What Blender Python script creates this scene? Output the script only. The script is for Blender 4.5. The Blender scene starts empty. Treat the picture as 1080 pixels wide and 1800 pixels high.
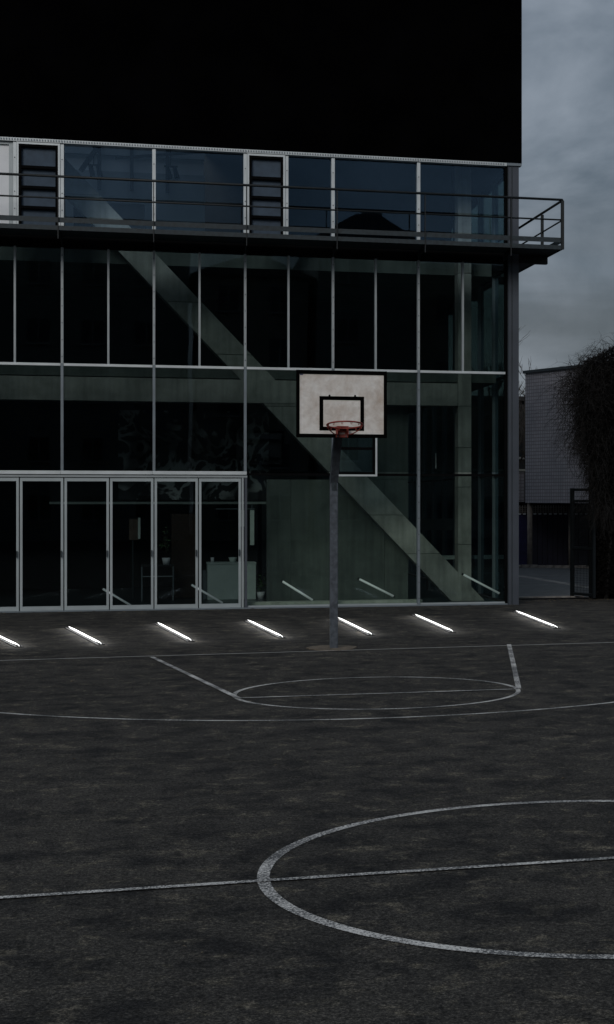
import bpy, math, random
from mathutils import Matrix, Vector, Euler, noise
R = math.radians
random.seed(7)
sc = bpy.context.scene
C = sc.collection

# ------------------------------------------------------------------ camera
YAW = math.atan(2850 / 11350)
cd = bpy.data.cameras.new('camera')
cam = bpy.data.objects.new('camera', cd); C.objects.link(cam)
cam.location = (0, 0, 2.04)
cam.rotation_euler = (R(90), 0, -YAW)
cd.sensor_fit = 'VERTICAL'; cd.sensor_height = 36; cd.sensor_width = 24
cd.lens = 57.0
cd.shift_x = -460 / 1800; cd.shift_y = -20 / 1800
cd.clip_start = 0.1; cd.clip_end = 2000
sc.camera = cam

# ------------------------------------------------------------------ world
SUN_EL, SUN_AZ = R(30), R(205)      # azimuth measured clockwise from +Y: light comes from behind and left of the camera
world = bpy.data.worlds.new('World'); sc.world = world; world.use_nodes = True
nt = world.node_tree; nt.nodes.clear()
def wn(t, **k):
    n = nt.nodes.new(t)
    for a, b in k.items(): setattr(n, a, b)
    return n
out = wn('ShaderNodeOutputWorld'); bg = wn('ShaderNodeBackground'); bg.inputs[1].default_value = 0.1
sky = wn('ShaderNodeTexSky'); sky.sky_type = 'NISHITA'; sky.sun_disc = False
sky.sun_elevation = SUN_EL; sky.sun_rotation = SUN_AZ; sky.air_density = 1.5; sky.dust_density = 1
tc = wn('ShaderNodeTexCoord')
mp = wn('ShaderNodeMapping'); mp.inputs['Scale'].default_value = (1.0, 1.0, 2.3); mp.inputs['Location'].default_value = (.35, .1, .42)
n1 = wn('ShaderNodeTexNoise'); n1.inputs['Scale'].default_value = 5.5; n1.inputs['Detail'].default_value = 7; n1.inputs['Roughness'].default_value = .52
n1.inputs['Distortion'].default_value = .5
nt.links.new(tc.outputs['Generated'], mp.inputs[0]); nt.links.new(mp.outputs[0], n1.inputs['Vector'])
rp = wn('ShaderNodeValToRGB'); e = rp.color_ramp.elements
e[0].position = .36; e[0].color = (1.15, 1.46, 1.86, 1); e[1].position = .66; e[1].color = (3.15, 3.58, 4.2, 1)
nt.links.new(n1.outputs[0], rp.inputs[0])
sp = wn('ShaderNodeSeparateXYZ'); nt.links.new(tc.outputs['Generated'], sp.inputs[0])
gr = wn('ShaderNodeValToRGB'); g = gr.color_ramp.elements
g[0].position = 0.0; g[0].color = (.62, .62, .62, 1); g[1].position = 1.0; g[1].color = (1.35, 1.35, 1.35, 1)
for p, v in ((.06, .66), (.096, .74), (.111, .52), (.125, .56), (.139, .90), (.158, .76), (.20, .98), (.26, 1.0), (.35, 1.05)):
    q = g.new(p); q.color = (v, v, v, 1)
mp2 = wn('ShaderNodeMapping'); mp2.inputs['Scale'].default_value = (2.2, 2.2, 14)
n2w = wn('ShaderNodeTexNoise'); n2w.inputs['Scale'].default_value = 2.0; n2w.inputs['Detail'].default_value = 5
nt.links.new(tc.outputs['Generated'], mp2.inputs[0]); nt.links.new(mp2.outputs[0], n2w.inputs['Vector'])
ma = wn('ShaderNodeMath', operation='MULTIPLY_ADD'); ma.inputs[1].default_value = .06; nt.links.new(n2w.outputs[0], ma.inputs[0])
mb_ = wn('ShaderNodeMath', operation='SUBTRACT'); mb_.inputs[1].default_value = .03; nt.links.new(sp.outputs[2], mb_.inputs[0]); nt.links.new(mb_.outputs[0], ma.inputs[2])
nt.links.new(ma.outputs[0], gr.inputs[0])
mu = wn('ShaderNodeMix', data_type='RGBA', blend_type='MULTIPLY'); mu.inputs[0].default_value = 1
nt.links.new(rp.outputs[0], mu.inputs[6]); nt.links.new(gr.outputs[0], mu.inputs[7])
mx = wn('ShaderNodeMix', data_type='RGBA'); mx.inputs[0].default_value = .96
nt.links.new(sky.outputs[0], mx.inputs[6]); nt.links.new(mu.outputs[2], mx.inputs[7])
nt.links.new(mx.outputs[2], bg.inputs[0]); nt.links.new(bg.outputs[0], out.inputs[0])

# ------------------------------------------------------------------ sun
sd = bpy.data.lights.new('sun', 'SUN'); sd.energy = 1.25; sd.angle = R(24); sd.color = (1, .955, .92)
so = bpy.data.objects.new('sun', sd); C.objects.link(so)
dirv = Vector((math.sin(SUN_AZ) * math.cos(SUN_EL), math.cos(SUN_AZ) * math.cos(SUN_EL), math.sin(SUN_EL)))
so.rotation_euler = dirv.to_track_quat('Z', 'Y').to_euler()
sc.view_settings.view_transform = 'Standard'; sc.view_settings.look = 'None'
sc.view_settings.exposure = 0.0; sc.view_settings.gamma = 1; sc.view_settings.use_curve_mapping = False
sc.render.engine = 'CYCLES'
sc.cycles.transparent_max_bounces = 24

# ------------------------------------------------------------------ materials
MATS = {}
def newmat(name):
    m = bpy.data.materials.new(name); m.use_nodes = True
    MATS[name] = m
    return m, m.node_tree, m.node_tree.nodes['Principled BSDF']
def plain(name, col, rough=.6, metal=0, var=.12, scale=6, bump=0, bscale=60, spec=.5, col2=None):
    """colour broken up by object-space noise, with optional fine bump"""
    m, t, b = newmat(name)
    co = t.nodes.new('ShaderNodeTexCoord')
    n = t.nodes.new('ShaderNodeTexNoise'); n.inputs['Scale'].default_value = scale; n.inputs['Detail'].default_value = 6
    t.links.new(co.outputs['Object'], n.inputs['Vector'])
    r = t.nodes.new('ShaderNodeValToRGB')
    c2 = col2 or tuple(min(1, c * (1 + var)) for c in col)
    c1 = tuple(c * (1 - var) for c in col)
    r.color_ramp.elements[0].position = .35; r.color_ramp.elements[0].color = (*c1, 1)
    r.color_ramp.elements[1].position = .65; r.color_ramp.elements[1].color = (*c2, 1)
    t.links.new(n.outputs[0], r.inputs[0]); t.links.new(r.outputs[0], b.inputs['Base Color'])
    b.inputs['Roughness'].default_value = rough; b.inputs['Metallic'].default_value = metal
    b.inputs['Specular IOR Level'].default_value = spec
    if bump:
        n2 = t.nodes.new('ShaderNodeTexNoise'); n2.inputs['Scale'].default_value = bscale; n2.inputs['Detail'].default_value = 4
        t.links.new(co.outputs['Object'], n2.inputs['Vector'])
        bp = t.nodes.new('ShaderNodeBump'); bp.inputs['Strength'].default_value = bump; bp.inputs['Distance'].default_value = .01
        t.links.new(n2.outputs[0], bp.inputs['Height']); t.links.new(bp.outputs[0], b.inputs['Normal'])
    return m

def glass(name, tint, refl=1.0, base=.035, col=(.7, .88, 1)):
    m = bpy.data.materials.new(name); m.use_nodes = True; MATS[name] = m
    t = m.node_tree; t.nodes.clear()
    o = t.nodes.new('ShaderNodeOutputMaterial')
    tr = t.nodes.new('ShaderNodeBsdfTransparent'); tr.inputs[0].default_value = (*tint, 1)
    gl = t.nodes.new('ShaderNodeBsdfGlossy'); gl.inputs['Roughness'].default_value = 0.012
    gl.inputs['Color'].default_value = (*col, 1)
    lw = t.nodes.new('ShaderNodeLayerWeight'); lw.inputs[0].default_value = .5
    pw = t.nodes.new('ShaderNodeMath'); pw.operation = 'POWER'; pw.inputs[1].default_value = 5
    ml = t.nodes.new('ShaderNodeMath'); ml.operation = 'MULTIPLY_ADD'; ml.inputs[1].default_value = .9; ml.inputs[2].default_value = base * refl
    ml.use_clamp = True
    mix = t.nodes.new('ShaderNodeMixShader')
    # slight waviness of big panes
    co = t.nodes.new('ShaderNodeTexCoord'); n = t.nodes.new('ShaderNodeTexNoise'); n.inputs['Scale'].default_value = .9; n.inputs['Detail'].default_value = 1
    bp = t.nodes.new('ShaderNodeBump'); bp.inputs['Strength'].default_value = .05; bp.inputs['Distance'].default_value = .02
    t.links.new(co.outputs['Object'], n.inputs['Vector']); t.links.new(n.outputs[0], bp.inputs['Height']); t.links.new(bp.outputs[0], gl.inputs['Normal'])
    t.links.new(lw.outputs['Facing'], pw.inputs[0]); t.links.new(pw.outputs[0], ml.inputs[0])
    t.links.new(ml.outputs[0], mix.inputs[0]); t.links.new(tr.outputs[0], mix.inputs[1]); t.links.new(gl.outputs[0], mix.inputs[2])
    t.links.new(mix.outputs[0], o.inputs[0])
    return m

def emis(name, col, s):
    m = bpy.data.materials.new(name); m.use_nodes = True; MATS[name] = m
    b = m.node_tree.nodes['Principled BSDF']
    b.inputs['Base Color'].default_value = (.8, .8, .8, 1)
    b.inputs['Emission Color'].default_value = (*col, 1); b.inputs['Emission Strength'].default_value = s
    return m

def asphalt():
    m, t, b = newmat('asphalt')
    L = t.links.new; N = t.nodes.new
    co = N('ShaderNodeTexCoord')
    def noi(sc_, det, ro=.55, vec=None, dist=0):
        n = N('ShaderNodeTexNoise'); n.inputs['Scale'].default_value = sc_; n.inputs['Detail'].default_value = det
        n.inputs['Roughness'].default_value = ro; n.inputs['Distortion'].default_value = dist
        L((vec or co.outputs['Object']), n.inputs['Vector']); return n
    def ramp(src, stops):
        r = N('ShaderNodeValToRGB'); el = r.color_ramp.elements
        el[0].position, el[0].color = stops[0][0], (*stops[0][1], 1); el[1].position, el[1].color = stops[-1][0], (*stops[-1][1], 1)
        for p, c in stops[1:-1]:
            q = el.new(p); q.color = (*c, 1)
        L(src, r.inputs[0]); return r
    def mix(mode, fac, a, bb):
        x = N('ShaderNodeMix'); x.data_type = 'RGBA'; x.blend_type = mode
        if isinstance(fac, float): x.inputs[0].default_value = fac
        else: L(fac, x.inputs[0])
        L(a, x.inputs[6])
        if isinstance(bb, tuple): x.inputs[7].default_value = (*bb, 1)
        else: L(bb, x.inputs[7])
        return x.outputs[2]
    big = noi(.35, 5, .6)
    base = ramp(big.outputs[0], [(.3, (.0300, .0287, .0262)), (.7, (.0480, .0450, .0400))])
    med = noi(4.6, 8, .7, dist=.5)
    patch = ramp(med.outputs[0], [(.53, (0, 0, 0)), (.67, (1, 1, 1))])
    c = mix('MIX', patch.outputs[0], base.outputs[0], (.100, .090, .070))
    dk = noi(2.6, 7, .65, dist=.3); dkr = ramp(dk.outputs[0], [(.36, (.36, .38, .42)), (.56, (1, 1, 1))])
    c = mix('MULTIPLY', 1.0, c, dkr.outputs[0])
    fine = noi(70, 4, .85); fr = ramp(fine.outputs[0], [(.36, (.12, .12, .12)), (.5, (.85, .85, .85)), (.66, (3.2, 3.1, 2.9))])
    c = mix('MULTIPLY', .9, c, fr.outputs[0])
    fine2 = noi(28, 3, .7); fr2 = ramp(fine2.outputs[0], [(.36, (.45, .45, .45)), (.66, (1.7, 1.7, 1.7))])
    c = mix('MULTIPLY', .9, c, fr2.outputs[0])
    v = N('ShaderNodeTexVoronoi'); v.inputs['Scale'].default_value = 9; L(co.outputs['Object'], v.inputs['Vector'])
    sp_ = ramp(v.outputs['Distance'], [(.035, (1, 1, 1)), (.06, (0, 0, 0))])
    sel = noi(3.1, 2); selr = ramp(sel.outputs[0], [(.55, (0, 0, 0)), (.6, (1, 1, 1))])
    sp2 = mix('MULTIPLY', 1.0, sp_.outputs[0], selr.outputs[0])
    c = mix('MIX', sp2, c, (.16, .15, .13))
    L(c, b.inputs['Base Color']); b.inputs['Roughness'].default_value = .92; b.inputs['Specular IOR Level'].default_value = .12
    bp = N('ShaderNodeBump'); bp.inputs['Strength'].default_value = .6; bp.inputs['Distance'].default_value = .008
    L(fine.outputs[0], bp.inputs['Height']); L(bp.outputs[0], b.inputs['Normal'])
    return m
asphalt()

def paint(name, col, wear):
    m, t, b = newmat(name); L = t.links.new; N = t.nodes.new
    co = N('ShaderNodeTexCoord')
    n = N('ShaderNodeTexNoise'); n.inputs['Scale'].default_value = 60; n.inputs['Detail'].default_value = 5; n.inputs['Roughness'].default_value = .75
    L(co.outputs['Object'], n.inputs['Vector'])
    n2 = N('ShaderNodeTexNoise'); n2.inputs['Scale'].default_value = 2.2; n2.inputs['Detail'].default_value = 3
    L(co.outputs['Object'], n2.inputs['Vector'])
    a = N('ShaderNodeMath'); a.operation = 'MULTIPLY_ADD'; a.inputs[1].default_value = .45; L(n2.outputs[0], a.inputs[0]); L(n.outputs[0], a.inputs[2])
    r = N('ShaderNodeValToRGB'); r.color_ramp.elements[0].position = wear; r.color_ramp.elements[0].color = (.045, .047, .048, 1)
    r.color_ramp.elements[1].position = wear + .12; r.color_ramp.elements[1].color = (*col, 1)
    L(a.outputs[0], r.inputs[0]); L(r.outputs[0], b.inputs['Base Color']); b.inputs['Roughness'].default_value = .8
    return m
paint('court_paint', (.60, .585, .55), .68)
paint('line_paint', (.36, .35, .33), .55)
paint('faded_paint', (.26, .25, .23), .66)

def concrete(name, c1, c2, joint=0.0):
    m, t, b = newmat(name); L = t.links.new; N = t.nodes.new
    co = N('ShaderNodeTexCoord')
    n = N('ShaderNodeTexNoise'); n.inputs['Scale'].default_value = 1.7; n.inputs['Detail'].default_value = 8; n.inputs['Roughness'].default_value = .65
    L(co.outputs['Object'], n.inputs['Vector'])
    r = N('ShaderNodeValToRGB'); r.color_ramp.elements[0].position = .35; r.color_ramp.elements[0].color = (*c1, 1)
    r.color_ramp.elements[1].position = .7; r.color_ramp.elements[1].color = (*c2, 1); L(n.outputs[0], r.inputs[0])
    v = N('ShaderNodeTexVoronoi'); v.inputs['Scale'].default_value = 14; L(co.outputs['Object'], v.inputs['Vector'])
    r2 = N('ShaderNodeValToRGB'); r2.color_ramp.elements[0].position = .05; r2.color_ramp.elements[0].color = (.45, .45, .45, 1)
    r2.color_ramp.elements[1].position = .1; r2.color_ramp.elements[1].color = (1, 1, 1, 1); L(v.outputs['Distance'], r2.inputs[0])
    # rain streaks
    mp_ = N('ShaderNodeMapping'); mp_.inputs['Scale'].default_value = (9, 9, .5); L(co.outputs['Object'], mp_.inputs[0])
    n3 = N('ShaderNodeTexNoise'); n3.inputs['Scale'].default_value = 1.2; n3.inputs['Detail'].default_value = 4; L(mp_.outputs[0], n3.inputs['Vector'])
    r3 = N('ShaderNodeValToRGB'); r3.color_ramp.elements[0].position = .3; r3.color_ramp.elements[0].color = (.7, .7, .7, 1)
    r3.color_ramp.elements[1].position = .6; r3.color_ramp.elements[1].color = (1, 1, 1, 1); L(n3.outputs[0], r3.inputs[0])
    x = N('ShaderNodeMix'); x.data_type = 'RGBA'; x.blend_type = 'MULTIPLY'; x.inputs[0].default_value = .6; L(r.outputs[0], x.inputs[6]); L(r2.outputs[0], x.inputs[7])
    y = N('ShaderNodeMix'); y.data_type = 'RGBA'; y.blend_type = 'MULTIPLY'; y.inputs[0].default_value = .8; L(x.outputs[2], y.inputs[6]); L(r3.outputs[0], y.inputs[7])
    L(y.outputs[2], b.inputs['Base Color']); b.inputs['Roughness'].default_value = .9
    return m
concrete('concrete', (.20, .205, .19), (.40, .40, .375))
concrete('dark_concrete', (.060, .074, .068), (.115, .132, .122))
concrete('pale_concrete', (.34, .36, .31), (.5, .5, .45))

plain('black_cladding', (.0012, .0012, .0014), rough=.9, spec=.0, var=.3, scale=1)
plain('aluminium', (.31, .345, .355), rough=.45, metal=.3, var=.07, scale=2.5)
plain('door_metal', (.33, .375, .385), rough=.45, metal=.3, var=.09, scale=2.0)
plain('bright_aluminium', (.52, .56, .57), rough=.42, metal=.3, var=.08, scale=3)
plain('dull_aluminium', (.16, .19, .21), rough=.45, metal=.3, var=.1, scale=3)
plain('corner_metal', (.052, .061, .076), rough=.5, metal=.2, var=.10, scale=1.5)
plain('black_metal', (.0015, .0017, .002), rough=.8, var=.2, spec=.06)
plain('dark_steel', (.013, .022, .027), rough=.6, metal=.1, var=.35, scale=14)
plain('rail_steel', (.004, .007, .008), rough=.6, metal=.1, var=.25, scale=14)
plain('galvanised', (.075, .087, .103), rough=.5, metal=.4, var=.30, scale=16, bump=.1)
plain('rim_red', (.20, .024, .013), rough=.55, var=.25, scale=30)
plain('label_silver', (.30, .24, .22), rough=.4, metal=.4)
plain('sticker_blue', (.02, .03, .09), rough=.5)
plain('board_border', (.0012, .0012, .0012), rough=.9, spec=.03)
plain('footing', (.105, .083, .058), rough=.95, var=.3, scale=9, bump=.4)
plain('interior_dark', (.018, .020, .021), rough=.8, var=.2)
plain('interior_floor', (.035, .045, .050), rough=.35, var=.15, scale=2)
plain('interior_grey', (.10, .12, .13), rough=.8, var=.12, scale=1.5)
plain('gallery_grey', (.38, .42, .45), rough=.8, var=.08, scale=1)
plain('desk_white', (.52, .60, .56), rough=.6, var=.05)
plain('white_panel', (.66, .68, .70), rough=.5, var=.05, scale=3)
plain('brown_brick', (.035, .022, .015), rough=.9, var=.3)
plain('wood', (.07, .048, .032), rough=.7, var=.25)
plain('leaf', (.05, .10, .04), rough=.7, var=.35, scale=20)
plain('bark', (.035, .028, .022), rough=.95, var=.35, scale=12)
plain('vine', (.0035, .0028, .0022), rough=.95, var=.4, scale=10)
plain('dry_leaf', (.002, .0018, .0014), rough=.95, var=.5, scale=6, spec=.1)
plain('ivy_wall', (.0015, .0014, .0013), rough=.95, spec=.1, var=.3)
plain('gate_green', (.0025, .0048, .006), rough=.5, metal=.2, var=.25)
plain('navy', (.006, .006, .022), rough=.6, var=.3)
plain('navy_bright', (.012, .012, .07), rough=.6, var=.3)
plain('render_wall', (.16, .17, .16), rough=.9, var=.12, scale=.8)
plain('render_wall_tan', (.20, .19, .16), rough=.9, var=.12, scale=.8)
plain('roof_slate', (.03, .03, .033), rough=.8, var=.2)
plain('window_dark', (.02, .025, .03), rough=.2, var=.2)
plain('sill', (.28, .28, .27), rough=.7)
plain('litter', (.11, .085, .05), rough=.9, var=.5, scale=3)
plain('street', (.055, .062, .066), rough=.85, var=.25, scale=3, bump=.3)
plain('kerb_stone', (.16, .15, .14), rough=.9, var=.35, scale=7, bump=.4)
plain('housing', (.012, .012, .012), rough=.7)
plain('mesh_grey', (.038, .060, .088), rough=.8, var=.15)
plain('post_concrete', (.17, .15, .13), rough=.9, var=.25, scale=8)
glass('glass_door', (.64, .68, .68), base=.022)
glass('glass_upper', (.86, .92, .95), base=.050, col=(.50, .74, 1))
glass('glass_mid', (.66, .71, .70), base=.028)
glass('glass_corner', (.74, .79, .77), base=.03)
glass('glass_side', (.42, .50, .48), base=.03)
glass('glass_clear', (.81, .86, .835), base=.042)
emis('led', (1, 1, .985), 3.0)
emis('dim_led', (.9, .97, 1), .11)  # weak glow of the bars that imitate mirrored light strips

def board_mat():
    m, t, b = newmat('board_face'); L = t.links.new; N = t.nodes.new
    co = N('ShaderNodeTexCoord')
    n = N('ShaderNodeTexNoise'); n.inputs['Scale'].default_value = 3.2; n.inputs['Detail'].default_value = 9; n.inputs['Roughness'].default_value = .68; n.inputs['Distortion'].default_value = .3
    L(co.outputs['Object'], n.inputs['Vector'])
    r = N('ShaderNodeValToRGB'); r.color_ramp.elements[0].position = .40; r.color_ramp.elements[0].color = (.68, .66, .625, 1)
    r.color_ramp.elements[1].position = .72; r.color_ramp.elements[1].color = (.44, .37, .31, 1); L(n.outputs[0], r.inputs[0])
    n2 = N('ShaderNodeTexNoise'); n2.inputs['Scale'].default_value = 16; n2.inputs['Detail'].default_value = 5; L(co.outputs['Object'], n2.inputs['Vector'])
    r2 = N('ShaderNodeValToRGB'); r2.color_ramp.elements[0].position = .3; r2.color_ramp.elements[0].color = (.9, .9, .9, 1)
    r2.color_ramp.elements[1].position = .6; r2.color_ramp.elements[1].color = (1, 1, 1, 1); L(n2.outputs[0], r2.inputs[0])
    x = N('ShaderNodeMix'); x.data_type = 'RGBA'; x.blend_type = 'MULTIPLY'; x.inputs[0].default_value = 1; L(r.outputs[0], x.inputs[6]); L(r2.outputs[0], x.inputs[7])
    L(x.outputs[2], b.inputs['Base Color']); b.inputs['Roughness'].default_value = .55; b.inputs['Specular IOR Level'].default_value = .3
board_mat()

def tile_mat():
    m, t, b = newmat('square_tiles'); L = t.links.new; N = t.nodes.new
    co = N('ShaderNodeTexCoord'); sx = N('ShaderNodeSeparateXYZ'); L(co.outputs['Object'], sx.inputs[0])
    cb = N('ShaderNodeCombineXYZ'); L(sx.outputs[0], cb.inputs[0]); L(sx.outputs[2], cb.inputs[1])
    br = N('ShaderNodeTexBrick'); br.offset = 0; br.inputs['Scale'].default_value = 1
    br.inputs['Brick Width'].default_value = .112; br.inputs['Row Height'].default_value = .105; br.inputs['Mortar Size'].default_value = .012
    br.inputs['Mortar Smooth'].default_value = .1
    br.inputs['Color1'].default_value = (.29, .295, .32, 1); br.inputs['Color2'].default_value = (.24, .245, .27, 1); br.inputs['Mortar'].default_value = (.13, .132, .145, 1)
    L(cb.outputs[0], br.inputs['Vector'])
    n = N('ShaderNodeTexNoise'); n.inputs['Scale'].default_value = .8; n.inputs['Detail'].default_value = 5; L(co.outputs['Object'], n.inputs['Vector'])
    r = N('ShaderNodeValToRGB'); r.color_ramp.elements[0].position = .3; r.color_ramp.elements[0].color = (.75, .75, .78, 1)
    r.color_ramp.elements[1].position = .7; r.color_ramp.elements[1].color = (1.1, 1.05, 1.05, 1); L(n.outputs[0], r.inputs[0])
    x = N('ShaderNodeMix'); x.data_type = 'RGBA'; x.blend_type = 'MULTIPLY'; x.inputs[0].default_value = 1; L(br.outputs[0], x.inputs[6]); L(r.outputs[0], x.inputs[7])
    L(x.outputs[2], b.inputs['Base Color']); b.inputs['Roughness'].default_value = .6
    bp = N('ShaderNodeBump'); bp.inputs['Strength'].default_value = .4; bp.inputs['Distance'].default_value = .004; bp.invert = True
    L(br.outputs['Fac'], bp.inputs['Height']); L(bp.outputs[0], b.inputs['Normal'])
tile_mat()

def mural_mat():
    m, t, b = newmat('mural_print'); L = t.links.new; N = t.nodes.new
    co = N('ShaderNodeTexCoord')
    n = N('ShaderNodeTexNoise'); n.inputs['Scale'].default_value = 1.1; n.inputs['Detail'].default_value = 3; n.inputs['Distortion'].default_value = 1.8
    L(co.outputs['Object'], n.inputs['Vector'])
    mu_ = N('ShaderNodeMath'); mu_.operation = 'MULTIPLY'; mu_.inputs[1].default_value = 26; L(n.outputs[0], mu_.inputs[0])
    si = N('ShaderNodeMath'); si.operation = 'SINE'; L(mu_.outputs[0], si.inputs[0])
    n2 = N('ShaderNodeTexNoise'); n2.inputs['Scale'].default_value = 1.3; n2.inputs['Detail'].default_value = 2; L(co.outputs['Object'], n2.inputs['Vector'])
    r = N('ShaderNodeValToRGB'); r.color_ramp.elements[0].position = .15; r.color_ramp.elements[0].color = (.05, .055, .06, 1)
    r.color_ramp.elements[1].position = .85; r.color_ramp.elements[1].color = (.9, .95, .93, 1); L(si.outputs[0], r.inputs[0])
    r2 = N('ShaderNodeValToRGB'); r2.color_ramp.elements[0].position = .42; r2.color_ramp.elements[0].color = (.18, .18, .18, 1)
    r2.color_ramp.elements[1].position = .58; r2.color_ramp.elements[1].color = (1, 1, 1, 1); L(n2.outputs[0], r2.inputs[0])
    x = N('ShaderNodeMix'); x.data_type = 'RGBA'; x.blend_type = 'MULTIPLY'; x.inputs[0].default_value = 1; L(r.outputs[0], x.inputs[6]); L(r2.outputs[0], x.inputs[7])
    L(x.outputs[2], b.inputs['Base Color']); b.inputs['Roughness'].default_value = .5
mural_mat()
M = MATS

# ------------------------------------------------------------------ object helpers
WM = {}
def wmat(o): return WM.get(o.name, Matrix.Identity(4)) if o else Matrix.Identity(4)
def place(o, world_matrix, parent=None):
    C.objects.link(o)
    if parent:
        o.parent = parent; o.matrix_local = wmat(parent).inverted() @ world_matrix
    else: o.matrix_local = world_matrix
    WM[o.name] = world_matrix
    return o
def tag(o, label=None, cat=None, group=None, kind=None):
    if label: o['label'] = label
    if cat: o['category'] = cat
    if group: o['group'] = group
    if kind: o['kind'] = kind
    return o
def thing(name, loc, label, cat, group=None, rz=0):
    o = bpy.data.objects.new(name, None); o.empty_display_size = .3
    place(o, Matrix.Translation(loc) @ Matrix.Rotation(rz, 4, 'Z'))
    return tag(o, label, cat, group)
_boxes = {}
def box(name, x0, x1, y0, y1, z0, z1, mat, parent=None, kind=None, frame=None, bev=0):
    """one box, its mesh shared by equal boxes; coordinates in the world, or in frame (a matrix)"""
    d = (round(x1 - x0, 4), round(y1 - y0, 4), round(z1 - z0, 4)); key = (d, mat, bev)
    me = _boxes.get(key)
    if me is None:
        me = bpy.data.meshes.new(name); a, b_, c_ = (v / 2 for v in d)
        vs = [(sx * a, sy * b_, sz * c_) for sx in (-1, 1) for sy in (-1, 1) for sz in (-1, 1)]
        fs = [(0, 1, 3, 2), (4, 6, 7, 5), (0, 4, 5, 1), (2, 3, 7, 6), (0, 2, 6, 4), (1, 5, 7, 3)]
        me.from_pydata(vs, [], fs); me.materials.append(M[mat]); me.update(); _boxes[key] = me
    o = bpy.data.objects.new(name, me)
    W = Matrix.Translation(((x0 + x1) / 2, (y0 + y1) / 2, (z0 + z1) / 2))
    if frame is not None: W = frame @ W
    place(o, W, parent)
    if bev:
        md = o.modifiers.new('bevel', 'BEVEL'); md.width = bev; md.segments = 2
    if kind: o['kind'] = kind
    return o

class MB:
    def __init__(s): s.v = []; s.f = []
    def add(s, vs, fs):
        n = len(s.v); s.v += [tuple(v) for v in vs]; s.f += [tuple(i + n for i in f) for f in fs]
    def box(s, x0, x1, y0, y1, z0, z1):
        s.add([(x, y, z) for x in (x0, x1) for y in (y0, y1) for z in (z0, z1)],
              [(0, 1, 3, 2), (4, 6, 7, 5), (0, 4, 5, 1), (2, 3, 7, 6), (0, 2, 6, 4), (1, 5, 7, 3)])
    def prism(s, poly, y0, y1):
        """polygon in XZ (counter-clockwise seen from -Y) extruded along Y"""
        n = len(poly)
        s.add([(x, y0, z) for x, z in poly] + [(x, y1, z) for x, z in poly],
              [tuple(range(n)), tuple(range(2 * n - 1, n - 1, -1))] + [(i, i + n, (i + 1) % n + n, (i + 1) % n) for i in range(n)])
    def tube(s, pts, r, n=8, caps=True, closed=False):
        pts = [Vector(p) for p in pts]; m = len(pts); base = len(s.v)
        rr = r if isinstance(r, (list, tuple)) else [r] * m
        up = None
        for i, p in enumerate(pts):
            if closed: d = pts[(i + 1) % m] - pts[i - 1]
            else: d = pts[min(i + 1, m - 1)] - pts[max(i - 1, 0)]
            d.normalize()
            if up is None: up = d.orthogonal().normalized()
            a = (up - d * up.dot(d));
            a = a.normalized() if a.length > 1e-6 else d.orthogonal().normalized()
            up = a; b_ = d.cross(a)
            for k in range(n):
                t = 2 * math.pi * k / n
                s.v.append(tuple(p + (a * math.cos(t) + b_ * math.sin(t)) * rr[i]))
        for i in range(m if closed else m - 1):
            for k in range(n):
                i2 = (i + 1) % m
                s.f.append((base + i * n + k, base + i * n + (k + 1) % n, base + i2 * n + (k + 1) % n, base + i2 * n + k))
        if caps and not closed:
            s.f.append(tuple(base + k for k in range(n))[::-1]); s.f.append(tuple(base + (m - 1) * n + k for k in range(n)))
    def bar(s, p, q, w, h):
        """rectangular bar from p to q, w sideways, h upright"""
        p, q = Vector(p), Vector(q); d = (q - p).normalized()
        side = d.cross(Vector((0, 0, 1)))
        side = side.normalized() if side.length > 1e-3 else Vector((1, 0, 0))
        up = side.cross(d)
        vs = []
        for c in (p, q):
            for a, b_ in ((-1, -1), (1, -1), (1, 1), (-1, 1)): vs.append(c + side * a * w / 2 + up * b_ * h / 2)
        s.add(vs, [(0, 1, 2, 3), (7, 6, 5, 4), (0, 4, 5, 1), (1, 5, 6, 2), (2, 6, 7, 3), (3, 7, 4, 0)])
    def build(s, name, mat, parent=None, frame=None, smooth=False, kind=None):
        xs, ys, zs = zip(*s.v); c = Vector(((min(xs) + max(xs)) / 2, (min(ys) + max(ys)) / 2, (min(zs) + max(zs)) / 2))
        me = bpy.data.meshes.new(name)
        me.from_pydata([(x - c.x, y - c.y, z - c.z) for x, y, z in s.v], [], s.f)
        me.materials.append(M[mat])
        if smooth: me.polygons.foreach_set('use_smooth', [True] * len(me.polygons))
        me.update()
        o = bpy.data.objects.new(name, me)
        W = Matrix.Translation(c)
        if frame is not None: W = frame @ W
        place(o, W, parent)
        if kind: o['kind'] = kind
        return o

# ------------------------------------------------------------------ ground and court
g_ = MB(); g_.add([(-200, -200, 0), (240, -200, 0), (240, 240, 0), (-200, 240, 0)], [(0, 1, 2, 3)])
ground = g_.build('ground', 'asphalt', kind='structure')
ground['label'] = 'dark patchy asphalt of the schoolyard'

def strip(pts, w, z, closed=False):
    m = MB(); n = len(pts); vs = []
    for i in range(n):
        a = Vector((*pts[(i - 1) % n if closed else max(i - 1, 0)], 0)); b_ = Vector((*pts[(i + 1) % n if closed else min(i + 1, n - 1)], 0))
        d = (b_ - a).normalized(); nn = Vector((-d.y, d.x, 0)) * w / 2; p = Vector((*pts[i], z))
        vs += [p + nn, p - nn]
    fs = [(2 * i, 2 * i + 1, (2 * i + 3) % (2 * n), (2 * i + 2) % (2 * n)) for i in range(n if closed else n - 1)]
    m.add(vs, [f[::-1] for f in fs]); return m
def circle(cx, cy, rx, ry=None, n=128, a0=0, a1=360):
    ry = ry or rx
    full = (a1 - a0) >= 360
    return [(cx + rx * math.cos(R(a0 + (a1 - a0) * i / (n if full else n - 1))), cy + ry * math.sin(R(a0 + (a1 - a0) * i / (n if full else n - 1)))) for i in range(n)]
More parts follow.
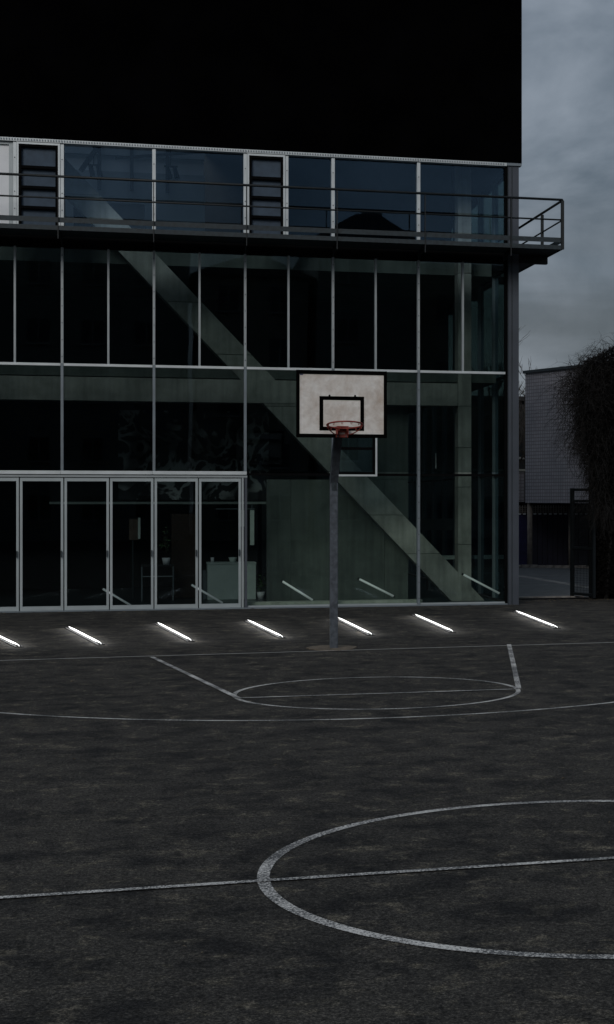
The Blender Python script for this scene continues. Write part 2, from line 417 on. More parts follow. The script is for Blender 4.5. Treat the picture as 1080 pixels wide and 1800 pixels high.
def ext(p, q, a, b_):
    p, q = Vector(p), Vector(q); d = (q - p).normalized(); return [tuple(p - d * a), tuple(p + (q - p) * .5), tuple(q + d * b_)]
def marking(name, m, label, mat='court_paint'):
    o = m.build(name, mat, kind='structure'); o['label'] = label
marking('centre_circle', strip(circle(2.408, 8.794, 1.878), .068, .004, True), 'worn white centre circle in the foreground')
marking('halfway_line', strip(ext((-.804, 8.765), (2.499, 8.888), 6, 7), .055, .008), 'straight white line crossing the centre circle')
marking('free_throw_circle', strip(circle(2.235, 17.255, 1.50, 1.445), .05, .004, True), 'free throw circle before the basketball post')
marking('free_throw_line', strip([(.76, 17.035), (2.2, 17.07), (3.74, 17.116)], .05, .008), 'thin line across the free throw circle')
marking('lane_line', strip([(-.124, 21.75), (.32, 19.39), (.76, 17.035)], .06, .012), 'left slanted lane line')
marking('lane_line', strip([(4.757, 22.406), (4.25, 19.76), (3.74, 17.116)], .06, .012), 'right slanted lane line')
marking('baseline', strip(ext((-1.995, 21.758), (6.297, 22.397), 5, 5), .045, .008), 'thin baseline passing under the basketball post', 'line_paint')
marking('three_point_arc', strip(circle(1.946, 20.458, 5.30, n=80, a0=180, a1=360), .05, .004), 'long shallow arc beyond the free throw circle')

# ------------------------------------------------------------------ the glass building
FY = 31.2
BX = [-5.09, -3.43, -1.77, -.137, 1.529, 3.175, 4.821, 6.555]      # bay lines
HX = [-4.26, -2.595, -.954, .69, 2.336, 3.993, 5.693]              # half-bay lines
B = thing('glass_building', (0, FY, 0), 'glass-fronted hall with a windowless black upper storey and aluminium mullions', 'building')
# black upper volume
m = MB(); m.box(-14, 6.86, 31.10, 31.30, 8.655, 11.93); m.box(6.66, 6.86, 31.302, 45.4, 8.655, 11.93); m.box(-14, 6.658, 45.2, 45.4, 8.655, 11.93); m.box(-14, -13.8, 31.302, 45.198, 8.655, 11.93)
m.build('cladding', 'black_cladding', B)
m = MB(); m.box(-14.05, 6.90, 31.06, 31.6, 11.935, 12.06); m.box(-14.05, -13.6, 31.601, 44.999, 11.935, 12.06); m.box(6.4, 6.90, 31.601, 44.999, 11.935, 12.06); m.box(-14.05, 6.90, 45.0, 45.45, 11.935, 12.06); m.build('coping', 'black_cladding', B)
# ground floor end wall and back beyond the frame
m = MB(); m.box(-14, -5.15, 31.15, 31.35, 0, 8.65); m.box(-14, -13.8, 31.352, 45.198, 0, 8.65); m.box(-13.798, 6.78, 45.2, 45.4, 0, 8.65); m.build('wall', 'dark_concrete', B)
# corner post, a folded metal panel with standing seams
m = MB(); m.box(6.583, 6.80, 31.10, 31.36, 0, 8.60); m.build('corner_post', 'corner_metal', B)
m = MB()
for x in (6.575, 6.655): m.box(x, x + .012, 31.085, 31.099, 0, 8.60)
m.build('seam', 'dark_steel', B)
# top rail with its beaded gutter edge
for i in range(len(BX) - 1):
    box('top_rail', BX[i] + .002, BX[i + 1] - .002, 31.07, 31.22, 8.59, 8.65, 'bright_aluminium', B)
box('top_rail', 6.557, 6.85, 31.07, 31.22, 8.602, 8.652, 'dull_aluminium', B)
m = MB(); x = -5.0
while x < 6.5: m.box(x, x + .022, 31.058, 31.068, 8.606, 8.636); x += .048
m.build('gutter_bead', 'dull_aluminium', B, kind='stuff')
# black spandrel behind the balcony
box('spandrel', -5.14, 6.57, 31.16, 31.30, 6.69, 6.93, 'black_metal', B)
MW = .055
def mull(x, z0, z1, mat, w=MW, y0=31.10):
    return box('mullion', x - w / 2, x + w / 2, y0, 31.235, z0, z1, mat, B)
def pane(x0, x1, z0, z1, mat, y=31.20, par=None):
    return box('pane', x0, x1, y, y + .012, z0, z1, mat, par or B)
screws = MB()
def screwline(x, z0, z1, y=31.10):
    z = z0 + .12
    while z < z1 - .05:
        screws.box(x - .008, x + .008, y - .006, y - .0005, z - .008, z + .008); z += .31
# upper row
TZ0, TZ1 = 6.935, 8.585
lou = [(-2.595, -1.77), (1.529, 2.336)]
for x in BX[:-1]: mull(x, TZ0, TZ1, 'bright_aluminium', .062); screwline(x, TZ0, TZ1)
for x in (-2.595, 2.304): mull(x, TZ0, TZ1, 'bright_aluminium', .055); screwline(x, TZ0, TZ1)
box('mullion', 6.53, 6.573, 31.12, 31.235, TZ0, TZ1, 'black_metal', B)
for a, b_ in ((-5.05, -3.46), (-1.735, -.17), (-.104, 1.495), (2.334, 3.142), (3.208, 4.788), (4.854, 6.528)): pane(a, b_, TZ0, TZ1, 'glass_upper')
# bright panel at the left edge
box('panel', -3.39, -2.70, 31.17, 31.19, 6.98, 8.53, 'white_panel', B)
m = MB(); m.box(-3.395, -2.628, 31.13, 31.20, 8.532, 8.583); m.box(-3.395, -2.628, 31.13, 31.20, 6.936, 6.978); m.box(-2.698, -2.628, 31.13, 31.20, 6.979, 8.531); m.build('panel_frame', 'aluminium', B)
def louvre(x0, x1, z0, z1, n, gl='mesh_grey', fr='bright_aluminium', fy=31.08):
    W = box('louvre_window', x0, x1, fy + .10, fy + .13, z0, z1, 'glass_upper', B)
    f = MB(); t = .035
    f.box(x0, x1, fy, fy + .09, z1 - t, z1); f.box(x0, x1, fy, fy + .09, z0, z0 + t); f.box(x0, x0 + t, fy, fy + .09, z0 + t, z1 - t); f.box(x1 - t, x1, fy, fy + .09, z0 + t, z1 - t)
    f.build('frame', fr, W)
    i = MB(); a, b_, c_, d = x0 + t + .001, x1 - t - .001, z0 + t + .001, z1 - t - .001; s = .045
    i.box(a, b_, fy + .01, fy + .08, d - s, d); i.box(a, b_, fy + .01, fy + .08, c_, c_ + s); i.box(a, a + s, fy + .01, fy + .08, c_ + s, d - s); i.box(b_ - s, b_, fy + .01, fy + .08, c_ + s, d - s)
    i.build('sash', 'black_metal', W)
    if gl: box('insect_mesh', a + s, b_ - s, fy + .082, fy + .086, c_ + s, d - s, 'mesh_grey', W)
    H = (d - s) - (c_ + s)
    for k in range(1, n):
        z = c_ + s + H * k / n
        box('slat', a + s, b_ - s, fy + .005, fy + .085, z - .026, z + .026, 'black_metal', W)
    return W
louvre(-2.562, -1.805, TZ0 + .01, TZ1 - .005, 4)
louvre(1.565, 2.27, TZ0 + .01, TZ1 - .005, 4)
# second row
for x in BX[:-1]: mull(x, 4.562, 6.688, 'aluminium', .044); screwline(x, 4.562, 6.688)
for x in HX: mull(x, 4.562, 6.688, 'aluminium', .036, 31.115)
box('mullion', 6.53, 6.573, 31.12, 31.235, 4.562, 6.688, 'black_metal', B)
allx = sorted(BX + HX)
for a, b_ in zip(allx[:-1], allx[1:]): pane(a + .026, b_ - .026, 4.562, 6.688, 'glass_mid')
# transom above door level row
for a, b_ in zip(BX[:-1], BX[1:]): box('transom', a + .028, b_ - .028, 31.09, 31.235, 4.515, 4.56, 'bright_aluminium', B)
# third row (above the doors)
for i, x in enumerate(BX[:-1]):
    z0 = 2.592 if x < 1.5 else (2.592 if x < 1.6 else .03)
    mull(x, z0, 4.559, 'dull_aluminium', .048, 31.085)
screwline(4.821, .03, 4.5, 31.085)
box('mullion', 6.53, 6.573, 31.12, 31.235, .03, 4.559, 'black_metal', B)
for a, b_ in zip(BX[:-1], BX[1:]): pane(a + .026, b_ - .026, 2.592, 4.513, 'glass_door' if b_ < 1.6 else 'glass_mid')
# door-head transom, bright, and the dark joint to its right
for a, b_ in zip(BX[:4], BX[1:5]): box('transom', a - .022, b_ - .026 + (.05 if b_ > 1.5 else 0), 31.06, 31.235, 2.527, 2.59, 'bright_aluminium', B)
box('door_head', -5.11, 1.565, 31.09, 31.235, 2.475, 2.520, 'aluminium', B)
for a, b_ in ((1.60, 3.149), (3.201, 4.795), (4.847, 6.528)): box('joint', a, b_, 31.17, 31.235, 2.515, 2.560, 'black_metal', B)
# opening light behind the backboard
louvre(3.212, 4.01, 2.505, 4.02, 3, fy=31.04, gl=None)
# sliding doors
DX = [-4.91, -4.11, -3.314, -2.516, -1.74, -.934, -.137, .669, 1.46]
for a, b_ in zip(DX[:-1], DX[1:]):
    D = box('door', a + .058, b_ - .058, 31.165, 31.177, .105, 2.395, 'glass_door', B)
    f = MB(); t = .043; x0, x1 = a + .010, b_ - .010
    f.box(x0, x1, 31.12, 31.19, 2.397, 2.465); f.box(x0, x1, 31.12, 31.19, .03, .103); f.box(x0, x0 + t, 31.12, 31.19, .1035, 2.3965); f.box(x1 - t, x1, 31.12, 31.19, .1035, 2.3965)
    f.build('frame', 'door_metal', D)
    box('handle', x1 - .04, x1 - .02, 31.085, 31.119, 1.0, 1.12, 'dark_steel', D)
box('door_jamb', 1.463, 1.500, 31.10, 31.235, .03, 2.470, 'aluminium', B)
box('door_jamb', 1.515, 1.562, 31.08, 31.235, .03, 2.470, 'corner_metal', B)
box('sill', -5.1, 6.57, 31.06, 31.30, .004, .028, 'dull_aluminium', B)
# lower right panes
for a, b_ in ((1.566, 3.149), (3.201, 4.795), (4.847, 6.528)): pane(a, b_, .06, 2.513, 'glass_clear' if a < 4.8 else 'glass_corner')
for a, b_ in ((1.566, 3.149), (3.201, 4.795), (4.847, 6.528)): box('bottom_rail', a, b_, 31.13, 31.235, .030, .058, 'aluminium', B)
screws.build('screw', 'dark_steel', B, kind='stuff')
# right-hand side, glazed too
for z0, z1 in ((.03, 2.52), (2.57, 4.51), (4.56, 6.68), (6.94, 8.6)):
    y = 31.40
    while y < 45:
        y2 = min(y + 1.55, 45.1); box('side_pane', 6.700, 6.712, y + .03, y2 - .03, z0, z1, 'glass_side', B); y = y2
y = 31.40
while y < 45.2:
    box('side_mullion', 6.64, 6.76, y - .025, y + .025, .03, 8.6, 'dull_aluminium', B); y += 1.55
for z in (2.545, 4.535): box('side_transom', 6.66, 6.74, 31.43, 45.1, z - .02, z + .02, 'dark_steel', B)
box('side_spandrel', 6.62, 6.78, 31.37, 45.19, 6.69, 6.93, 'black_metal', B)

# concrete structure inside
cuts = [0.0, .98, 1.76, 2.62, 3.9, 4.9, 5.9, 6.9, 7.9, 9.75]
for za, zb in zip(cuts[:-1], cuts[1:]):
    zb -= .012; l_ = lambda z: 5.69 - .9499 * z; r_ = lambda z: 6.37 - .9519 * z
    m = MB(); m.prism([(l_(za), za), (r_(za), za), (r_(zb), zb), (l_(zb), zb)], 32.32, 32.75); m.build('brace_segment', 'concrete', B)
m = MB(); m.prism([(5.70, .004), (6.3, .004), (-2.95, 9.74), (-3.5, 9.74)], 32.335, 32.735); m.build('brace_core', 'dark_concrete', B)
cuts = [0.0, 1.16, 2.32, 3.12, 3.955, 6.64, 9.75]
for za, zb in zip(cuts[:-1], cuts[1:]): box('column_segment', 5.81, 6.078, 32.30, 32.70, za, zb - .01, 'concrete', B)
m = MB(); m.box(-5.1, 5.80, 32.305, 32.69, 3.955, 4.405); m.build('beam', 'concrete', B)
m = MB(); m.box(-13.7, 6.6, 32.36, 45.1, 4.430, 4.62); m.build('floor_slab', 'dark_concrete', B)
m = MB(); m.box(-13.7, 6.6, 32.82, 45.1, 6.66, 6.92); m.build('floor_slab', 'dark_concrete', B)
m = MB(); m.box(.9, 6.6, 31.35, 45.1, 9.80, 10.0); m.box(-13.7, .898, 38.0, 45.1, 9.80, 10.0); m.box(-13.7, .898, 31.35, 32.2, 9.80, 10.0); m.box(.9, 1.0, 32.2, 38, 10.001, 11.9); m.build('ceiling', 'interior_grey', B)
m = MB(); m.box(-5.1, 6.55, 31.36, 45.1, -.02, .012); m.build('floor', 'interior_floor', B)
for a, b_ in ((2.03, 2.497), (2.503, 4.365), (4.371, 4.85)):
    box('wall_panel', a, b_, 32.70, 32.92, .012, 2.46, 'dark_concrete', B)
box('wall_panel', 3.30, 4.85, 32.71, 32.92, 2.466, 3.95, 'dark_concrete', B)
box('plinth', 1.58, 4.95, 31.45, 31.75, .012, .10, 'pale_concrete', B)
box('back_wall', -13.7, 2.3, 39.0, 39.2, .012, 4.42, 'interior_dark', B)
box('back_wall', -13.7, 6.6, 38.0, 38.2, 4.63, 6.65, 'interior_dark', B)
# upper hall: pale gallery wall with a clerestory band
box('gallery_wall', -5.0, .86, 34.0, 34.15, 6.93, 8.69, 'gallery_grey', B)
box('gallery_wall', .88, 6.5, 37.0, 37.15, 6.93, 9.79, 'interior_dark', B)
box('gallery_lintel', -5.0, .86, 34.0, 34.15, 9.02, 9.30, 'gallery_grey', B)
box('gallery_window', -4.98, .84, 34.06, 34.09, 8.70, 9.01, 'white_panel', B)
for x in (-1.25, -.62, .08): box('gallery_post', x, x + .07, 33.93, 33.99, 8.3, 9.6, 'interior_dark', B)
m = MB(); m.bar((-1.55, 33.4, 8.55), (-.95, 33.4, 9.45), .07, .09); m.bar((-.9, 33.6, 8.88), (.9, 33.6, 9.1), .05, .05); m.build('roof_strut', 'interior_dark', B)
box('gallery_cupboard', -1.66, -.33, 32.9, 33.35, 6.93, 7.86, 'interior_dark', B)

# balcony
bal = MB(); sdir = Vector((-.041, 1, 0))
YO = 30.2; XE = 7.46
def sidept(t, z): return Vector((XE, YO, z)) + sdir * t
bal.box(-5.2, XE, YO, 31.06, 6.875, 6.925)
bal.add([(6.80, 31.061, 6.875), (XE + sdir.x * .861, 31.061, 6.875), (XE + sdir.x * 14, YO + 14, 6.875), (6.80, YO + 14, 6.875),
         (6.80, 31.061, 6.925), (XE + sdir.x * .861, 31.061, 6.925), (XE + sdir.x * 14, YO + 14, 6.925), (6.80, YO + 14, 6.925)],
        [(3, 2, 1, 0), (4, 5, 6, 7), (0, 1, 5, 4), (1, 2, 6, 5), (2, 3, 7, 6), (3, 0, 4, 7)])
balcony = bal.build('balcony', 'dark_steel', B)
box('fascia', -5.2, XE + .012, YO - .014, YO - .002, 6.855, 6.935, 'dark_steel', balcony)
box('kick_plate', -5.2, XE - .01, YO + .01, YO + .02, 6.995, 7.085, 'dark_steel', balcony)
m = MB(); a, b_ = sidept(.03, 7.04), sidept(13, 7.04); m.bar(a, b_, .012, .09); m.build('kick_plate', 'dark_steel', balcony)
m = MB(); m.bar(sidept(.0, 6.895), sidept(13, 6.895), .014, .08); m.build('fascia', 'dark_steel', balcony)
m = MB(); m.tube([(-5.2, YO, 7.81), (XE, YO, 7.81), ], .024, 10); m.build('handrail', 'rail_steel', balcony, smooth=True)
m = MB(); m.tube([sidept(0, 7.80), sidept(13, 7.80)], .024, 10); m.build('handrail', 'rail_steel', balcony, smooth=True)
m = MB(); m.tube([(-5.2, YO, 7.425), (XE, YO, 7.425)], .016, 8); m.build('mid_rail', 'rail_steel', balcony, smooth=True)
m = MB(); m.tube([sidept(0, 7.42), sidept(13, 7.42)], .016, 8); m.build('mid_rail', 'rail_steel', balcony, smooth=True)
for i in range(8):
    x = -5.08 + 1.647 * i
    if x > 6.6: x = 6.50
    box('post', x - .008, x + .008, YO - .03, YO + .03, 6.70 if x < 7 else 6.86, 7.79, 'rail_steel', balcony)
box('post', XE - .028, XE + .028, YO - .028, YO + .028, 6.86, 7.79, 'rail_steel', balcony)
for t in (1.45, 4.1, 6.7, 9.3):
    p = sidept(t, 0); box('post', p.x - .03, p.x + .03, p.y - .012, p.y + .012, 6.90, 7.77, 'rail_steel', balcony)
# grating bars under the walkway and cantilever brackets
for x in (-3.43, -1.77, -.137, 1.529, 3.175, 4.821, 6.50):
    m = MB(); m.add([(x - .006, 31.158, 6.70), (x - .006, 31.158, 6.872), (x - .006, 30.22, 6.872), (x - .006, 30.22, 6.83),
                     (x + .006, 31.158, 6.70), (x + .006, 31.158, 6.872), (x + .006, 30.22, 6.872), (x + .006, 30.22, 6.83)],
                    [(3, 2, 1, 0), (4, 5, 6, 7), (0, 1, 5, 4), (1, 2, 6, 5), (2, 3, 7, 6), (3, 0, 4, 7)])
    m.build('bracket', 'rail_steel', balcony)
box('bracket', 6.81, 7.40, 31.17, 31.30, 6.715, 6.874, 'rail_steel', balcony)
for y in (34.2, 37.2, 40.2): box('bracket', 6.81, 7.2, y, y + .1, 6.70, 6.874, 'rail_steel', balcony)

# ------------------------------------------------------------------ things inside the hall
m = MB(); m.box(-.9, 2.28, 36.0, 36.05, 2.06, 3.98)
tag(m.build('mural', 'mural_print'), 'dark mural of swirling marbled lines high behind the doors', 'mural')
box('lintel', -2.3, 2.30, 35.9, 36.06, 1.965, 2.015, 'desk_white', B)
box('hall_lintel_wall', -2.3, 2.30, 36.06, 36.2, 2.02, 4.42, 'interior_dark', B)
D = thing('reception_desk', (1.4, 34.2, .012), 'pale green-white reception desk behind the rightmost glass door', 'desk')
box('front_panel', .911, 1.885, 34.0, 34.04, .012, .74, 'desk_white', D)
box('side_panel', .911, .95, 34.041, 34.6, .012, .74, 'desk_white', D)
box('side_panel', 1.846, 1.885, 34.041, 34.6, .012, .74, 'desk_white', D)
box('desktop', .90, 1.895, 33.98, 34.62, .741, .765, 'desk_white', D)
box('low_wing', .82, .905, 34.10, 34.5, .012, .60, 'interior_grey', D)
# bowl on the desk
def lathe(name, prof, loc, mat, n=20, parent=None, smooth=True):
    m = MB(); k = len(prof)
    for i in range(n):
        a = 2 * math.pi * i / n
        for r_, z in prof: m.v.append((loc[0] + r_ * math.cos(a), loc[1] + r_ * math.sin(a), loc[2] + z))
    for i in range(n):
        for j in range(k - 1):
            m.f.append((i * k + j, ((i + 1) % n) * k + j, ((i + 1) % n) * k + j + 1, i * k + j + 1))
    return m.build(name, mat, parent, smooth=smooth)
b0 = lathe('bowl', [(.001, 0), (.05, 0), (.055, .012), (.09, .10), (.082, .10), (.048, .02), (.001, .016)], (1.43, 34.25, .766), 'desk_white')
tag(b0, 'small pale bowl standing on the reception desk', 'bowl')
b0 = lathe('cup', [(.001, 0), (.03, 0), (.036, .10), (.031, .10), (.026, .01), (.001, .008)], (1.02, 34.3, .766), 'white_panel')
tag(b0, 'small white cup near the left end of the reception desk', 'cup')
S = thing('hanging_sign', (1.82, 34.6, 1.1), 'narrow white hanging sign panel above the right end of the reception desk', 'sign')
box('panel', 1.80, 1.885, 34.6, 34.62, 1.11, 1.84, 'desk_white', S)
box('panel', 1.56, 1.70, 34.6, 34.62, 1.50, 1.84, 'desk_white', S)
m = MB(); m.tube([(1.63, 34.61, 1.84), (1.63, 34.61, 1.96)], .006, 6); m.tube([(1.84, 34.61, 1.84), (1.84, 34.61, 1.96)], .006, 6); m.box(1.1, 1.9, 34.59, 34.63, 1.86, 1.875); m.build('hanger', 'dull_aluminium', S)
# brick pier built of courses
P_ = thing('brick_pier', (.45, 34.8, .012), 'low brown brick pier left of the reception desk', 'pier')
k = 0; z = .02
while z < 1.72:
    off = 0 if k % 2 else -.07
    x = .20 + off
    while x < .68:
        a, b_ = max(x, .20), min(x + .135, .70)
        if b_ - a > .03: box('brick', a, b_ - .008, 34.7 - .003 * ((k * 7 + int(x * 50)) % 3), 34.95, z, z + .062, 'brown_brick', P_)
        x += .14
    z += .07; k += 1
box('core', .21, .69, 34.72, 34.94, .015, 1.75, 'interior_dark', P_)
# low table
T = thing('side_table', (-.08, 34.2, .012), 'low dark side table with thin pale metal legs inside the glass doors', 'table')
box('tabletop', -.40, .24, 33.95, 34.45, .70, .73, 'interior_dark', T)
box('shelf', -.38, .22, 33.97, 34.43, .47, .49, 'interior_dark', T)
for x in (-.39, .23):
    for y in (33.96, 34.44): box('leg', x - .012, x + .012, y - .012, y + .012, .012, .698, 'dull_aluminium', T)
box('rail', -.376, .216, 33.952, 33.968, .495, .51, 'aluminium', T)
# plants on the table and floor
def plant(x, y, z, h, s, label, n=46):
    t = thing('potted_plant', (x, y, z), label, 'plant')
    lathe('pot', [(.001, 0), (.06, 0), (.085, .14), (.075, .14), (.001, .12)], (x, y, z), 'white_panel', parent=t)
    st = MB(); lf = MB()
    for i in range(7):
        a = random.uniform(0, 6.28); e_ = Vector((math.cos(a) * s * random.uniform(.2, .7), math.sin(a) * s * random.uniform(.2, .7), h * random.uniform(.6, 1)))
        p0 = Vector((x, y, z + .12)); st.tube([p0, p0 + Vector((e_.x * .3, e_.y * .3, e_.z * .55)), p0 + e_], .005, 4)
        for j in range(n // 7):
            q = p0 + e_ * random.uniform(.4, 1) + Vector([random.uniform(-.05, .05) for _ in range(3)])
            d = Vector((random.uniform(-1, 1), random.uniform(-1, 1), random.uniform(-.5, .6))).normalized(); w = d.orthogonal().normalized() * .018; l = random.uniform(.06, .11)
            lf.add([q, q + d * l * .5 + w, q + d * l, q + d * l * .5 - w], [(0, 1, 2, 3)])
    st.build('stem', 'bark', t); lf.build('foliage', 'leaf', t)
plant(.09, 34.15, .732, .62, .14, 'leafy potted plant on the low dark side table')
plant(1.99, 34.1, .012, .33, .12, 'small green potted plant on the floor at the right end of the reception desk')
N_ = thing('notice_board', (-.5, 35.1, 1.2), 'brown notice board with a pale strip standing behind the glass doors', 'notice board')
box('board', -.66, -.48, 35.1, 35.13, 1.22, 1.66, 'wood', N_)
box('paper', -.478, -.43, 35.1, 35.12, 1.24, 1.68, 'desk_white', N_)
m = MB(); m.box(-.60, -.57, 35.132, 35.16, .012, 1.6); m.build('stand', 'dark_steel', N_)
# theatre spotlights in the upper hall
def spot(x, y, z, label):
    t = thing('spotlight', (x, y, z), label, 'spotlight', 'twin spotlights hanging in the upper hall')
    for dx in (-.06, .08):
        mm = MB(); mm.tube([(x + dx, y, z + .18), (x + dx + .05, y - .06, z - .06)], [.04, .055], 10); mm.build('lamp_body', 'black_metal', t)
    mm = MB(); mm.tube([(x, y, z + .2), (x, y, 9.79)], .012, 6); mm.box(x - .12, x + .14, y - .015, y + .015, z + .17, z + .2); mm.build('hanger', 'black_metal', t)
spot(-1.30, 33.3, 8.48, 'twin black spotlights hanging behind the widest top pane right of the left louvre window')
spot(.17, 33.3, 8.52, 'twin black spotlights hanging behind the top pane left of the middle louvre window')
# pale lit-looking strip and low furniture in the right corner
box('wall_strip', 5.61, 5.63, 33.9, 33.93, 2.72, 3.04, 'white_panel', B)
Bn = thing('bench', (6.15, 36, .012), 'low pale bench in the glazed corner of the hall behind the concrete column', 'bench')
box('seat', 5.75, 6.55, 36.0, 36.35, .72, .80, 'desk_white', Bn)
for x in (5.8, 6.45): box('leg', x, x + .05, 36.02, 36.33, .012, .719, 'interior_grey', Bn)
box('partition_rail', 5.0, 6.6, 37.4, 37.46, 1.35, 1.62, 'interior_grey', B)

# ------------------------------------------------------------------ basketball stand
BS = thing('basketball_stand', (2.303, 22.477, 0), 'grey steel basketball post with white backboard and red rim standing on the court', 'basketball hoop')
px, py = 2.303, 22.477
box('post', px - .053, px + .053, py - .053, py + .053, .0, 2.38, 'galvanised', BS, bev=.008)
m = MB(); m.bar((px, py + .0, 2.30), (px + .02, 21.83, 3.30), .104, .115); arm = m.build('arm', 'galvanised', BS)
m = MB(); m.box(px - .035, px + .035, py - .062, py - .054, 2.18, 2.40); m.tube([(px, py - .075, 2.34), (px, py - .061, 2.34)], .014, 8); m.tube([(px, py - .075, 2.24), (px, py - .061, 2.24)], .014, 8); m.build('splice_plate', 'dark_steel', BS)
Fm = Matrix.Translation((2.335, 21.75, 0))
bx = 0
back = box('backboard', -.56, .56, -.012, .012, 2.93, 3.725, 'board_face', BS, frame=Fm)
m = MB(); m.box(-.602, .602, -.022, .022, 3.7255, 3.776); m.box(-.602, .602, -.022, .022, 2.880, 2.9295); m.box(-.602, -.5605, -.022, .022, 2.930, 3.725); m.box(.5605, .602, -.022, .022, 2.930, 3.725)
m.build('border', 'board_border', back, frame=Fm)
m = MB(); x0, x1, z0, z1, t = -.297, .297, 2.975, 3.432, .05
m.box(x0, x1, -.0155, -.0122, z1 - t, z1); m.box(x0, x1, -.0155, -.0122, z0, z0 + t); m.box(x0, x0 + t, -.0155, -.0122, z0 + t, z1 - t); m.box(x1 - t, x1, -.0155, -.0122, z0 + t, z1 - t)
m.build('target_square', 'board_border', back, frame=Fm)
for x in (-.165, .175):
    m = MB(); m.tube([(x, -.03, 3.44), (x, -.0125, 3.44)], .013, 8); m.build('bolt', 'board_border', back, frame=Fm)
box('sticker', -.553, -.515, -.0145, -.0125, 3.708, 3.722, 'sticker_blue', back, frame=Fm)
m = MB(); m.box(-.5, .5, .0225, .06, 3.50, 3.56); m.box(-.5, .5, .0225, .06, 3.05, 3.11); m.build('back_frame', 'galvanised', BS, frame=Fm)
# rim
rc = Vector((0, -.385, 3.035)); rr = .235
def rp_(a, r_=rr, dz=0): return (rc.x + r_ * math.sin(a), rc.y - r_ * math.cos(a), rc.z + .035 * math.cos(a) * (1) + dz)
m = MB(); m.tube([rp_(2 * math.pi * i / 40) for i in range(40)], .0105, 8, closed=True)
rim = m.build('rim', 'rim_red', BS, frame=Fm, smooth=True)
m = MB()
for s in (-1, 1):
    m.tube([rp_(s * 1.25), (s * .20, -.30, 2.975), (s * .13, -.18, 2.93), (s * .075, -.06, 2.915)], .0075, 6)
m.build('strut', 'rim_red', rim, frame=Fm, smooth=True)
m = MB(); m.box(-.082, .082, -.034, -.023, 2.885, 3.03); m.box(-.075, -.067, -.15, -.035, 2.92, 3.03); m.box(.067, .075, -.15, -.035, 2.92, 3.03); m.box(-.066, .066, -.155, -.035, 3.02, 3.03); m.build('mounting_plate', 'rim_red', rim, frame=Fm)
box('label_plate', -.04, .04, -.038, -.0345, 2.925, 2.95, 'label_silver', rim, frame=Fm)
m = MB()
for i in range(12):
    a = 2 * math.pi * (i + .5) / 12
    p = [Vector(rp_(a + q, rr - .004, dz)) for q, dz in ((-.04, -.008), (-.03, -.034), (.03, -.034), (.04, -.008))]
    m.tube(p, .0035, 5)
m.build('net_hook', 'rim_red', rim, frame=Fm)
for x in (-.055, .055):
    m = MB(); m.tube([(x, -.042, 2.90), (x, -.0345, 2.90)], .011, 8); m.build('bolt', 'galvanised', rim, frame=Fm)
# concrete footing, an uneven disc
m = MB(); n = 40; vs = [(px - .02 + (.33 + .03 * math.sin(3 * a) + random.uniform(-.015, .015)) * math.cos(a), py + .02 + (.40 + random.uniform(-.02, .02)) * math.sin(a), .0125) for a in [2 * math.pi * i / n for i in range(n)]]
m.add(vs + [(v[0], v[1], -.02) for v in vs], [tuple(range(n))] + [(i, i + n, (i + 1) % n + n, (i + 1) % n) for i in range(n)])
m.build('footing', 'footing', BS)

# ------------------------------------------------------------------ light strips in the yard
ends = [((-2.74, 27.095), (-1.92, 23.717)), ((-1.452, 27.126), (-.829, 23.808)), ((-.067, 27.641), (.412, 24.068)), ((1.406, 27.923), (1.739, 24.334)),
        ((2.945, 28.08), (3.078, 24.52)), ((4.355, 28.582), (4.363, 24.743)), ((6.285, 29.006), (6.117, 25.106))]
labs = ['glowing white light strip in the asphalt cut off by the left edge of the photo',
        'glowing white light strip second from the left, before the leftmost glass doors',
        'glowing white light strip third from the left, before the middle glass doors',
        'glowing white light strip in front of the right end of the glass doors',
        'glowing white light strip whose far end is hidden by the basketball post',
        'glowing white light strip between the basketball post and the building corner, sixth from the left',
        'rightmost glowing white light strip, before the building corner and the gateway']
for (a, b_), lb in zip(ends, labs):
    a = Vector((*a, 0)); b_ = Vector((*b_, 0)); c = (a + b_) / 2; L_ = (b_ - a).length; ang = math.atan2((a - b_).y, (a - b_).x) - math.pi / 2
    t = thing('light_strip', (c.x, c.y, 0), lb, 'ground light', 'light strips set in the asphalt in front of the glass building', ang)
    F = Matrix.Translation(c) @ Matrix.Rotation(ang, 4, 'Z')
    box('housing', -.055, .055, -L_ / 2 - .01, L_ / 2 + .01, .0005, .014, 'housing', t, frame=F)
    # saw-tooth lens: glowing risers face the court, opaque louvre backs added to block strip reflections in the glass
    em = MB(); shield = MB(); p_ = .05; n = int(L_ / p_)
    for i in range(n):
        y = -L_ / 2 + i * p_
        w = .019 * min(1, .15 + min(i, n - 1 - i) * p_ / .45)
        em.add([(-w, y, .0145), (w, y, .0145), (w, y + .004, .030), (-w, y + .004, .030)], [(0, 1, 2, 3)])
        shield.add([(-.022, y + .0045, .030), (.022, y + .0045, .030), (.022, y + p_, .0150), (-.022, y + p_, .0150), (-.022, y + .0045, .0145), (.022, y + .0045, .0145)], [(0, 1, 2, 3), (0, 3, 4), (1, 5, 2), (0, 4, 5, 1)])
    em.build('diffuser', 'led', t, frame=F, kind='stuff'); shield.build('louvre', 'housing', t, frame=F, kind='stuff')
    ld = bpy.data.lights.new('strip_light', 'AREA'); ld.shape = 'RECTANGLE'; ld.size = .05; ld.size_y = L_; ld.energy = 8  # added unseen lamp above each strip, casts its glow onto the asphalt
    lo = bpy.data.objects.new('strip_light', ld); place(lo, F @ Matrix.Translation((0, 0, .15)), t)

